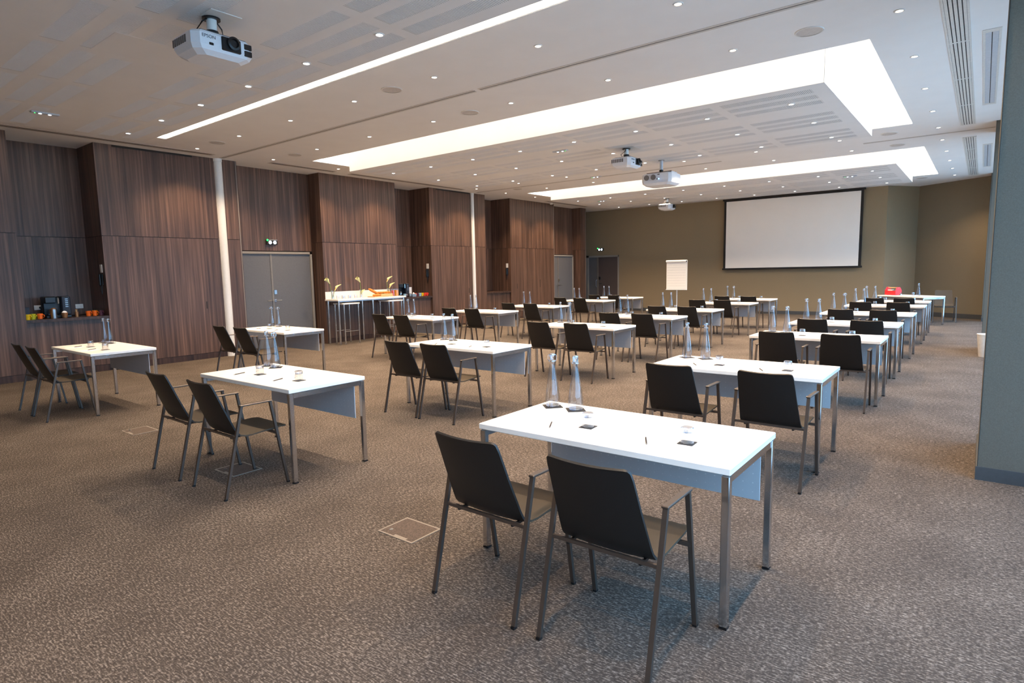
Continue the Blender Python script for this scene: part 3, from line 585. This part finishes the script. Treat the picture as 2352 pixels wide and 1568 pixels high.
for k in range(5): a = 2 * pi * k / 5 + .3; MB().tube([(0, .02, .05), (.3 * cos(a), .02 + .3 * sin(a), .014)], .014, 8).build('base_arm', 'vent_metal', r, True)
tag(r, 'white flip chart with ruled paper pad on a single pole stand', 'flip chart')

# ------------------------------------------------------------------ waste bin
r = empty('waste_bin', (.11, 12.85, 0)); q = MB(); q.lathe([(.085, 0), (.09, .01), (.125, .37), (.13, .385), (.128, .39), (.12, .385), (.085, .012), (.02, .01)], 28); q.build('bucket', 'bin_white', r, True); q = MB(); q.lathe([(.126, .372), (.132, .376), (.132, .39), (.126, .392)], 28, cap=False); q.build('rim', 'bin_white', r, True)
tag(r, 'tapered off-white waste bin against the second window pillar', 'bin')

# ------------------------------------------------------------------ projectors
def cables(r, z0):
    for s, b in ((-1, .09), (1, .1)): MB().tube([(.0, s * .03, -.01), (-.03 * s, s * b, -.06), (-.05, s * (b + .02), -.12), (-.02, s * .06, z0)], .006, 6).build('cable', 'black_plastic', r, True)
def body(w, d, h, z1, k3=.93, k4=.72):   # rounded underside body, centre at origin, top at z1
    L = []
    for z, k in ((z1, .93), (z1 - .02, 1), (z1 - h * .62, 1), (z1 - h * .82, k3), (z1 - h, k4)):
        a, b, c = d / 2 * k, w / 2 * k, .05
        L.append([(a - c, -b, z), (a, -b + c, z), (a, b - c, z), (a - c, b, z), (-a + c, b, z), (-a, b - c, z), (-a, -b + c, z), (-a + c, -b, z)])
    vs = [p for q in L for p in q]; fs = [tuple(range(7, -1, -1))[::-1], tuple(range(32, 40))[::-1]]
    for i in range(4):
        for k in range(8): fs.append((i * 8 + k, i * 8 + 8 + k, i * 8 + 8 + (k + 1) % 8, i * 8 + (k + 1) % 8))
    return MB().add(vs, fs)
def make_projector():          # lens towards +x, side vents towards -y
    r = empty('projector'); d, w, h, z1 = .39, .5, .17, -.185
    body(w, d, h, z1).build('body', 'projector_white', r)
    MB().bbox(.0, .18, -.09, .17, -.006, 0, .002).build('ceiling_plate', 'white_paint', r)
    q = MB(); q.lathe([(.07, -.02), (.07, -.004), (.05, 0)], 20); q.build('flange', 'black_plastic', r, True); q = MB(); q.lathe([(.04, -.11), (.04, -.02)], 20); q.build('pole', 'white_paint', r, True); q = MB(); q.lathe([(.048, -.17), (.05, -.11), (.03, -.1)], 18); q.build('joint', 'black_plastic', r, True)
    MB().bbox(-.14, .16, -.18, .2, -.184, -.17, .004).build('bracket', 'vent_grey', r)
    x = d / 2; q = MB(); q.bbox(x - .012, x + .012, -.03, .13, z1 - .118, z1 - .012, .006); l = q.build('lens_bezel', 'black_plastic', r)
    q = MB(); q.lathe([(.05, x), (.052, x + .035), (.036, x + .04), (.03, x + .02)], 24, (0, .06, z1 - .055), 'x'); q.build('lens_barrel', 'black_plastic', l, True)
    for dz in (.022, .075): MB().bbox(x - .01, x + .006, .16, .225, z1 - dz - .045, z1 - dz, .004).build('exhaust', 'black_plastic', r)
    MB().bbox(x - .008, x + .005, -.13, -.095, z1 - .105, z1 - .085, .003).build('sensor', 'black_plastic', r)
    for i in range(7): a = -.16 + i * .034; MB().box(a, a + .024, -w / 2 - .003, -w / 2 + .01, z1 - .085, z1 - .028).build('vent', 'vent_grey', r)
    tc = bpy.data.curves.new('maker_name', 'FONT'); tc.body = 'EPSON'; tc.size = .036; tc.align_x = 'CENTER'; tc.extrude = .0005; tc.materials.append(MATS['text_grey'])
    t0 = bpy.data.objects.new('maker_name', tc); COL.objects.link(t0); bpy.context.view_layer.update(); me = bpy.data.meshes.new_from_object(t0.evaluated_get(bpy.context.evaluated_depsgraph_get())); bpy.data.objects.remove(t0); t = link('maker_name', me, r); t.location = (x + .002, -.13, z1 - .055); t.rotation_euler = (pi / 2, 0, pi / 2)
    cables(r, z1); return tag(r, None, 'projector')
PJ = Proto(make_projector())
PJ.put((-5.13, 2.63, PZ), 0, 'white ceiling projector closest to the camera, under the near panel', 'ceiling projectors'); PJ.put((-5.1, 9.93, PZ), 0, 'white ceiling projector with side vents under the middle panel', 'ceiling projectors'); PJ.put((-7.74, 17.75, PZ), 0, 'small-looking white ceiling projector under the far panel', 'ceiling projectors')
r = empty('projector', (-5.14, 11.5, PZ)); z1 = -.27
body(.62, .52, .23, z1, .97, .8).build('body', 'projector_white', r, False, (0, 0, 0), pi / 2)
q = MB(); q.lathe([(.06, -.01), (.06, 0)], 18); q.build('ceiling_plate', 'steel', r); q = MB(); q.lathe([(.032, -.19), (.032, -.01)], 18); q.build('pole', 'vent_metal', r, True); q = MB(); q.lathe([(.035, -.24), (.042, -.19), (.03, -.18)], 18); q.build('joint', 'black_plastic', r, True)
for s in (-1, 1): MB().box(-.26, .26, s * .1 - .012, s * .1 + .012, -.25, -.235).build('bracket_arm', 'bronze_metal', r)
MB().box(-.02, .02, -.14, .14, -.262, -.24).build('bracket', 'bronze_metal', r)
for x in (-.17, -.03): MB().lathe([(.052, -.314), (.052, -.3)], 18, (x, 0, z1 - .085), 'y').build('fan_grille', 'vent_grey', r)
for i in range(5): MB().box(.252, .264, .06 + i * .035, .085 + i * .035, z1 - .15, z1 - .07).build('vent', 'vent_grey', r)
MB().box(.06, .1, -.314, -.3, z1 - .05, z1 - .03).build('control_panel', 'vent_grey', r); MB().box(.045, .06, -.314, -.3, z1 - .135, z1 - .115).build('sensor', 'black_plastic', r); MB().lathe([(.01, -.316), (.01, -.3)], 10, (.085, 0, z1 - .125), 'y').build('power_light', 'led_blue', r)
MB().tube([(.255, -.15, z1 - .05), (.275, -.13, z1 + .012), (.275, .1, z1 + .012), (.255, .12, z1 - .05)], .012, 8).build('carry_handle', 'projector_white', r, True)
MB().lathe([(.07, .3), (.07, .36)], 20, (0, 0, z1 - .09), 'y').build('lens_barrel', 'black_plastic', r, True)
tag(r, 'larger white projector seen from behind on a long ceiling pole', 'projector', 'ceiling projectors')

# ------------------------------------------------------------------ niche furniture
SH = .97
def make_mug(color):
    r = empty('mug'); MB().lathe([(.03, 0), (.034, .003), (.041, .085), (.042, .09), (.038, .09), (.031, .008), (.01, .007)], 20).build('cup', color, r, True)
    MB().tube([(.037, 0, .07), (.06, 0, .07), (.068, 0, .05), (.058, 0, .027), (.034, 0, .022)], .006, 8).build('handle', color, r, True); return tag(r, None, 'mug')
MUGS = {}
def mug(color, x, y, rz, label, group, z=SH):
    if color not in MUGS: MUGS[color] = Proto(make_mug(color))
    MUGS[color].put((x, y, z), rz, label, group)
g = 'mugs on the nearest niche shelf'
mug('mug_yellow', -12.22, 2.86, .6, 'yellow mug, leftmost on the nearest niche shelf', g); mug('mug_lime', -12.3, 2.95, .6, 'lime yellow mug beside the yellow one, nearest niche', g); mug('mug_orange', -12.3, 3.045, .8, 'orange mug at the left group on the nearest niche shelf', g)
mug('mug_orange', -12.32, 3.74, .5, 'orange mug, first of the right group on the nearest niche shelf', g); mug('mug_orange', -12.3, 3.83, .8, 'orange mug, second of the right group on the nearest niche shelf', g); mug('mug_yellow', -12.42, 3.87, .8, 'yellow mug behind the orange ones, nearest niche', g); mug('mug_purple', -12.3, 3.925, .4, 'dark purple mug, rightmost on the nearest niche shelf', g)
def make_machine():
    r = empty('coffee_machine'); MB().bbox(-.13, .13, -.18, .18, 0, .05, .01).build('drip_base', 'black_plastic', r); MB().bbox(-.13, .0, -.18, .18, .05, .36, .012).build('tank', 'black_plastic', r)
    MB().bbox(-.13, .12, -.18, -.02, .25, .36, .012).build('brew_head', 'black_plastic', r); MB().bbox(-.05, .125, .05, .18, .05, .36, .012).build('control_side', 'screen_dark', r)
    for i in range(5): MB().box(.1255, .128, .1, .14, .18 + i * .032, .192 + i * .032).build('button', 'steel', r)
    q = MB(); q.tube([(.0, .0, .345), (.12, .0, .355), (.14, .0, .34), (.14, .0, .24)], .013, 8); q.build('lever', 'chrome', r, True); q = MB(); q.lathe([(.02, .051), (.04, .055), (.045, .12), (.03, .15)], 16, (.06, -.09, 0)); q.build('pot', 'tumbler_base', r, True)
    return tag(r, None, 'coffee machine')
CM = Proto(make_machine()); CM.put((-12.42, 3.31, SH), 0, 'black coffee machine on the nearest niche shelf', 'coffee machines'); CM.put((-12.42, 11.07, SH), 0, 'black coffee machine on the buffet niche shelf', 'coffee machines')
def simple(name, mb, m, loc, label, cat, smooth=False, group=None, rz=0): return tag(mb.build(name, m, None, smooth, loc, rz), label, cat, group)
r = empty('thermos', (-12.24, 3.22, SH)); MB().lathe([(.045, 0), (.046, .01), (.046, .15), (.04, .158)], 20).build('can', 'steel', r, True); MB().lathe([(.038, .158), (.04, .165), (.02, .175)], 20).build('lid', 'copper', r, True); tag(r, 'steel thermos canister in front of the nearest coffee machine', 'thermos')
r = empty('sugar_pot', (-12.2, 3.36, SH)); MB().lathe([(.03, 0), (.035, .005), (.048, .09), (.044, .09), (.03, .01)], 18).build('pot', 'copper', r, True); MB().lathe([(.04, .075), (.035, .1), (.012, .118)], 14).build('sachets', 'paper', r, True); tag(r, 'copper pot of sugar sachets before the nearest coffee machine', 'pot')
r = empty('stirrer_pot', (-12.3, 3.56, SH)); MB().lathe([(.025, 0), (.028, .09), (.025, .09), (.022, .008)], 16).build('pot', 'copper', r, True)
for i in range(5): MB().tube([(0, 0, .01), (.012 * cos(i * 1.3), .012 * sin(i * 1.3), .13)], .003, 6).build('stirrer', 'light_wood', r, True)
tag(r, 'small pot of wooden stirrers on the nearest niche shelf', 'pot')
simple('menu_board', MB().bbox(-.01, .01, -.065, .065, 0, .2, .003), 'screen_dark', (-12.33, 2.855, SH), 'dark menu board leaning at the left of the nearest niche', 'menu board')
def socket(y, z, label, x=XB, plug=False):
    r = empty('wall_socket', (x, y, z)); MB().bbox(0, .012, -.06, .06, -.04, .04, .004).build('plate', 'white_paint', r)
    for s in (-1, 1): MB().lathe([(.02, .012), (.02, .0135)], 14, (0, s * .027, 0), 'x').build('outlet', 'grille_white' if not (plug and s == 1) else 'black_plastic', r)
    if plug: MB().tube([(.014, .027, 0), (.05, .027, -.01), (.06, .03, -.09)], .014, 8).build('plug', 'black_plastic', r, True)
    tag(r, label, 'wall socket', 'wall sockets')
socket(3.17, 1.14, 'white double socket with black plug on the nearest niche back', plug=True); socket(3.77, 1.13, 'white wall plate right of the nearest coffee machine'); socket(14.86, 1.16, 'white wall plate in the empty far niche')
def phone(y, label):
    r = empty('wall_phone', (-12.2, y, 1.6)); MB().bbox(-.045, .045, -.012, 0, .12, .26, .004).build('paper_card', 'white_paint', r)
    MB().bbox(-.04, .04, -.03, 0, -.1, .1, .008).build('cradle', 'black_plastic', r); MB().bbox(-.025, .025, -.065, -.03, -.11, .1, .012).build('handset', 'black_plastic', r)
    MB().tube([(0, -.03, -.11), (.01, -.04, -.2), (.0, -.03, -.27), (-.01, -.02, -.2), (0, -.015, -.1)], .006, 8).build('cord', 'black_plastic', r, True); tag(r, label, 'wall phone', 'wall phones')
phone(3.968, 'black wall phone under a white card in the nearest niche'); phone(11.878, 'black wall phone under a white card in the buffet niche'); phone(15.448, 'black wall phone under a white card in the empty far niche')
g = 'mugs on the buffet niche shelf'
for i, (cm, t) in enumerate((('mug_orange', 'orange mug, leftmost'), ('mug_purple', 'dark purple mug, second from left'), ('mug_blue', 'pale blue mug, third from left'), ('mug_yellow', 'yellow mug, fourth from left'), ('mug_red', 'red mug, fifth from left'), ('mug_red', 'red mug, rightmost'))):
    mug(cm, -12.25, 11.40 + i * .092, .0, t + ' on the buffet niche shelf', g)
mug('mug_blue', -12.2, 10.98, .7, 'pale blue mug before the buffet niche coffee machine', g); mug('mug_purple', -12.25, 11.06, .7, 'dark purple mug before the buffet niche coffee machine', g)
simple('notice_card', MB().bbox(-.006, .006, -.09, .09, 0, .25, .002), 'paper', (-12.6, 11.52, SH), 'white notice card standing right of the buffet niche coffee machine', 'card')
r = empty('tissue_box', (-12.16, 11.27, SH)); MB().bbox(-.04, .04, -.07, .07, 0, .08, .006).build('box', 'tissue_blue', r); MB().lathe([(.03, .08), (.022, .1), (.004, .12)], 10).build('tissue', 'paper', r, True); tag(r, 'blue grey tissue box on the buffet niche shelf', 'tissue box')
r = empty('milk_jug', (-12.17, 11.15, SH)); MB().lathe([(.03, 0), (.04, .02), (.036, .07), (.03, .09), (.026, .09), (.03, .02)], 16).build('jug', 'steel', r, True); MB().tube([(.03, 0, .08), (.055, 0, .07), (.05, 0, .03), (.036, 0, .02)], .005, 8).build('handle', 'steel', r, True); tag(r, 'small steel milk jug on the buffet niche shelf', 'jug')

# ------------------------------------------------------------------ buffet table
BT = 1.04
r = empty('buffet_table', (-11.765, 9.385, 0)); MB().bbox(-.245, .245, -1.03, 1.03, BT - .035, BT, .003).build('table_top', 'white_laminate', r)
for sx in (-1, 1):
    for y in (-.98, .0, .98): MB().lathe([(.024, 0), (.024, BT - .035)], 14, (sx * .2, y, 0)).build('leg', 'chrome', r, True)
[MB().box(sx * .2 - .012, sx * .2 + .012, -.96, .96, BT - .06, BT - .0355).build('under_rail', 'steel', r) for sx in (-1, 1)]
tag(r, 'long white bar-height buffet table with chrome legs at the wood wall', 'table')
simple('back_board', MB().bbox(-.008, .008, -.97, .97, 0, .17, .003), 'white_laminate', (-12.02, 9.35, BT), 'white upright back board along the buffet table', 'back board')
def make_stool():
    r = empty('bar_stool'); MB().bbox(-.2, .2, -.23, .23, .92, .95, .006).build('seat', 'white_laminate', r)
    for sx in (-1, 1):
        for sy in (-1, 1): MB().lathe([(.018, 0), (.018, .92)], 12, (sx * .17, sy * .2, 0)).build('leg', 'chrome', r, True)
    for sx in (-1, 1): MB().tube([(sx * .17, -.2, .3), (sx * .17, .2, .3)], .008, 8).build('foot_rail', 'chrome', r, True)
    return tag(r, None, 'stool')
ST = Proto(make_stool()); ST.put((-11.66, 8.69, 0), 0, 'white-topped bar stool under the left end of the buffet table', 'bar stools'); ST.put((-11.68, 10.04, 0), 0, 'white-topped bar stool under the right end of the buffet table', 'bar stools')
def vase(y, x, label, blooms):
    r = empty('flower_vase', (x, y, BT)); MB().lathe([(.03, 0), (.035, .003), (.03, .1), (.036, .2), (.033, .2), (.027, .1), (.03, .008)], 16, cap=False).build('vase', 'tumbler_glass', r, True)
    for (dy, z, tilt) in blooms:
        MB().tube([(0, 0, .02), (0, dy * .4, z * .55), (0, dy, z)], .006, 6).build('stem', 'stem', r, True)
        q = MB(); n = 14; vs = []
        for i in range(6):
            t = i / 5; rr = .009 + .042 * t ** 1.5
            for k in range(n):
                a = 2 * pi * k / n; ext = (.05 if i == 5 else 0) * max(0, cos(a)) ; vs.append((rr * sin(a), dy + tilt * t * .08 + rr * cos(a) * 1.0 + ext * tilt, z + t * .11 + (.03 * cos(a) * t) * 1))
        q.add(vs, [(i * n + k, i * n + (k + 1) % n, i * n + n + (k + 1) % n, i * n + n + k) for i in range(5) for k in range(n)]); b = q.build('bloom', 'petal', r, True)
        MB().tube([(0, dy, z + .01), (0, dy + tilt * .04, z + .08)], .006, 6).build('spadix', 'juice_orange', b, True)
    tag(r, label, 'flower vase', 'calla vases on the buffet')
vase(8.42, -11.8, 'glass vase of two pale callas at the left end of the buffet', ((-.06, .36, -1), (.07, .2, 1))); vase(9.27, -11.85, 'glass vase with a tall calla at the middle of the buffet', ((-.01, .37, -1), (.0, .06, .5))); vase(10.12, -11.85, 'glass vase of two pale callas behind the juice pitchers', ((-.03, .36, 1), (.04, .2, 1)))
r = empty('bread_board', (-11.74, 9.78, BT)); MB().bbox(-.14, .14, -.3, .3, 0, .02, .005).build('board', 'light_wood', r); MB().bbox(-.12, .12, -.08, .29, .02, .075, .006).build('basket', 'light_wood', r); tag(r, 'wooden serving board with basket on the buffet', 'bread board')
def baguette(p, q, rad, label):
    p, q = Vector(p), Vector(q); pts = [p.lerp(q, t) for t in (0, .06, .2, .5, .8, .94, 1)]; rr = [rad * k for k in (.25, .7, 1, 1.05, 1, .7, .25)]
    tag(MB().tube(pts, rr, 10).build('baguette', 'bread', None, True), label, 'bread', 'breads on the buffet')
baguette((-11.72, 9.40, BT + .21), (-11.72, 9.69, BT + .075), .032, 'long baguette leaning up on the serving board'); baguette((-11.65, 9.46, BT + .05), (-11.65, 9.68, BT + .05), .028, 'baguette lying at the left front of the serving board')
for i in range(4): baguette((-11.83, 9.74 + i * .085, BT + .10), (-11.65, 9.77 + i * .085, BT + .10), .026, 'small roll in the bread basket, %s from the left' % ORD[i])
def pitcher(y, m, label, rad):
    r = empty('juice_pitcher', (-11.72, y, BT)); MB().lathe([(rad - .006, .006), (rad - .004, .15)], 18).build('juice', m, r, True); MB().lathe([(rad - .003, 0), (rad, .004), (rad, .18), (rad - .003, .18), (rad - .003, .006)], 20, cap=False).build('glass_wall', 'tumbler_glass', r, True); tag(r, label, 'pitcher', 'juice pitchers')
pitcher(10.16, 'juice_red', 'glass of red juice on the buffet beside the orange juice', .042); pitcher(10.28, 'juice_orange', 'glass pitcher of orange juice at the right end of the buffet', .058)
for i in range(6): TUMBLER.put((-11.86 + (i % 2) * .08, 8.6 + i * .09, BT), 0, 'upturned tumbler, %s from the left on the buffet table' % ORD[i], 'tumblers on the buffet')
